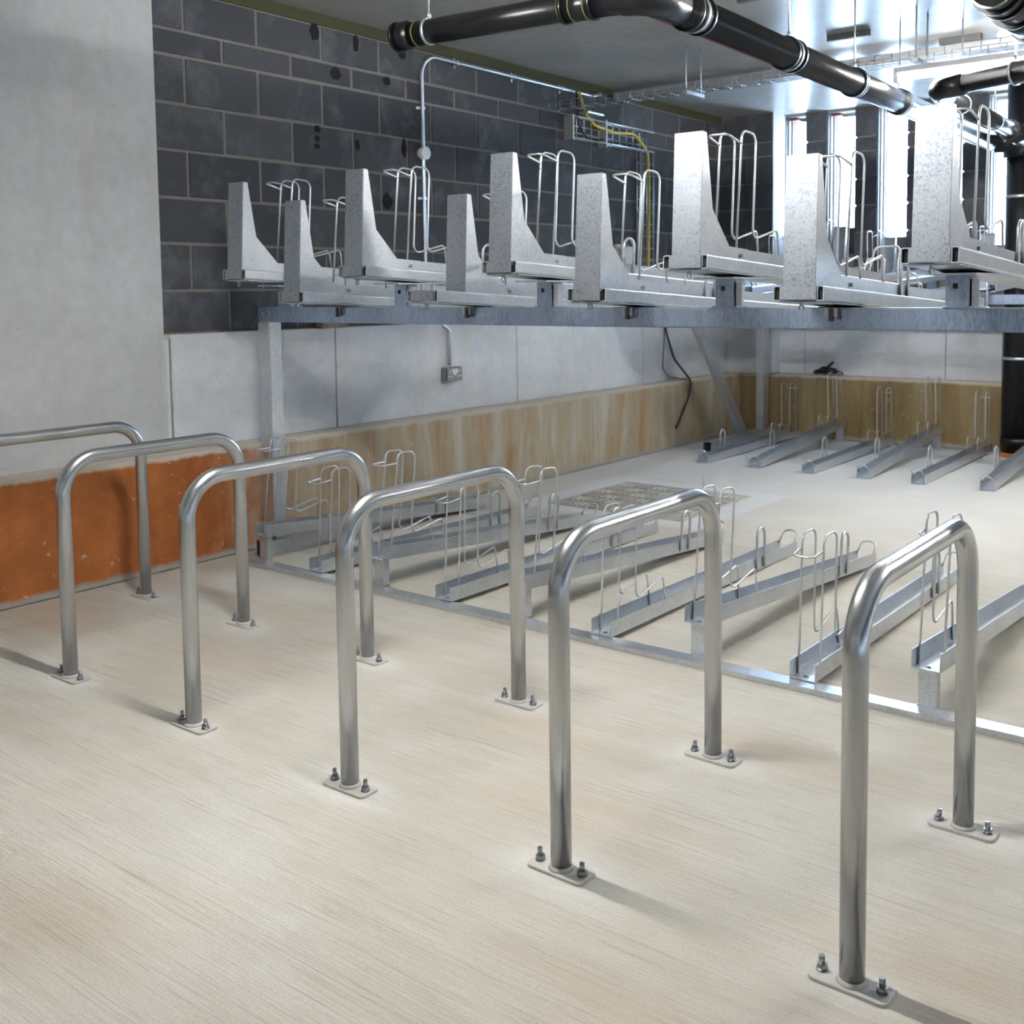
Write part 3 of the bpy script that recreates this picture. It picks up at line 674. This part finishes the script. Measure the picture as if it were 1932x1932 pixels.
cw3 = new('cross_wire', lambda bm: tube(bm, fillet([(XB+.075, 7.58, 0), (XB+.02, 7.58, 0), (XB+.02, 7.77, 0), (XB+.075, 7.77, 0)], .01, 2), .0028, 5), 'galv', wbk, 0, (0, 0, 1.6))
for k in range(1, 10): again(cw3, wbk, (0, 0, 1.6+.1*k))
new('bracket', lambda bm: box(bm, XB, XB+.085, 6.605, 6.62, 2.485, 2.67), 'grey_box', wbk)
new('bracket', lambda bm: box(bm, XB, XB+.08, 7.06, 7.075, 2.47, 2.68), 'grey_box', wbk)
new('bracket', lambda bm: (box(bm, XB, XB+.10, 6.78, 7.0, 2.70, 2.712)), 'galv', wbk)
tag(new('cable', lambda bm: tube(bm, fillet([(XB+.06, 6.72, 2.86), (XB+.06, 6.80, 2.70), (XB+.07, 6.92, 2.62), (XB+.06, 7.2, 2.60), (XB+.06, 7.5, 2.62), (XB+.06, 7.71, 2.50), (XB+.06, 7.72, 2.2), (XB+.06, 7.715, 1.58), (XB+.04, 7.70, 1.30), (XB+.04, 7.70, 1.16)], .12, 5), .011, 10), 'yellow'), 'thick yellow cable lying in the wall basket and dropping down', 'cable')
tag(new('cable', lambda bm: tube(bm, fillet([(XB+.05, 6.70, 2.86), (XB+.05, 6.72, 2.62), (XB+.05, 6.82, 2.53), (XB+.05, 7.5, 2.54)], .06, 5), .008, 8), 'rubber'), 'thin black cable looping into the wall cable basket', 'cable')
jb = thing('junction_box', 'pale rounded junction box on the block wall behind the upper trays', 'box', (XB, 7.33, 1.60))
new('body', lambda bm: box(bm, 0, .09, -.12, .12, -.12, .12), 'light_box', jb, .03)
new('lid', lambda bm: box(bm, .09, .105, -.11, .11, -.11, .11), 'light_box', jb, .01)
tag(new('hanging_cable', lambda bm: tube(bm, fillet([(XL+.02, 7.93, 1.15), (XL+.02, 7.97, .98), (XL+.03, 8.08, .75), (XK+.02, 8.15, .56), (XK+.015, 8.12, .42), (XK+.015, 7.98, .26), (XK+.015, 7.90, .17)], .10, 4), .0085, 8), 'rubber'), 'black cable hanging loose down the left wall near the corner', 'cable')
tag(new('hanging_cable', lambda bm: tube(bm, fillet([(XL+.02, 7.945, 1.15), (XL+.02, 7.93, .90), (XL+.02, 7.90, .68), (XL+.03, 7.98, .60), (XK+.02, 8.08, .575)], .08, 4), .004, 6), 'rubber'), 'thin black lead looping beside the loose hanging cable', 'cable')
gl = thing('cable_ends', 'small tangle of black cable ends on the end wall ledge', 'cable', (-3.80, 9.20, .566))
for pts in ([(-.10, .02, .03), (-.03, 0, .05), (.05, .02, .03), (.16, .03, .02)], [(-.11, .03, .02), (.0, .01, .025), (.14, .0, .035)], [(-.02, .02, .03), (.04, .03, .09), (.07, .04, .12)], [(-.08, .02, .03), (-.02, .03, .07), (.10, .03, .05)]):
    new('cable_end', lambda bm: tube(bm, fillet(pts, .05, 4), .011, 8), 'rubber', gl)
tag(new('rubble', lambda bm: (box(bm, -.06, .06, -.10, .10, 0, .03), box(bm, -.03, .05, -.05, .08, .03, .05)), 'recess', None, .012, (XL-.03, 4.22, 1.152)), 'dark lump of rubble on the wall ledge under the beam', 'rubble')

# ------------------------------------------------------------------ access cover in the floor
mc = thing('access_cover', 'square cast access cover with a raised brick pattern in the floor', 'cover', (-3.575, 5.835, 0))
new('frame', lambda bm: [box(bm, *q) for q in ((-.49, .49, -.455, -.435, .0005, .006), (-.49, .49, .435, .455, .0005, .006), (-.49, -.47, -.435, .435, .0005, .006), (.47, .49, -.435, .435, .0005, .006))], 'cover', mc)
new('bed', lambda bm: box(bm, -.47, .47, -.435, .435, .0005, .002), 'recess', mc)
ta = new('tread_bar', lambda bm: box(bm, -.058, .058, -.012, .012, .002, .007), 'cover', mc, 0, (9, 9, 9))
tb = new('tread_bar', lambda bm: box(bm, -.012, .012, -.055, .055, .002, .007), 'cover', mc, 0, (9, 9, 9))
first = {0: ta, 1: tb}
for i in range(7):
    for j in range(6):
        k = (i+j) % 2
        for s in (-1, 0, 1):
            c_ = (-.4+.1335*i, -.3575+.143*j); pos = (c_[0], c_[1]+s*.042, 0) if k == 0 else (c_[0]+s*.040, c_[1], 0)
            if first.get(k): first[k].location = pos; first[k] = None
            else: again(ta if k == 0 else tb, mc, pos)
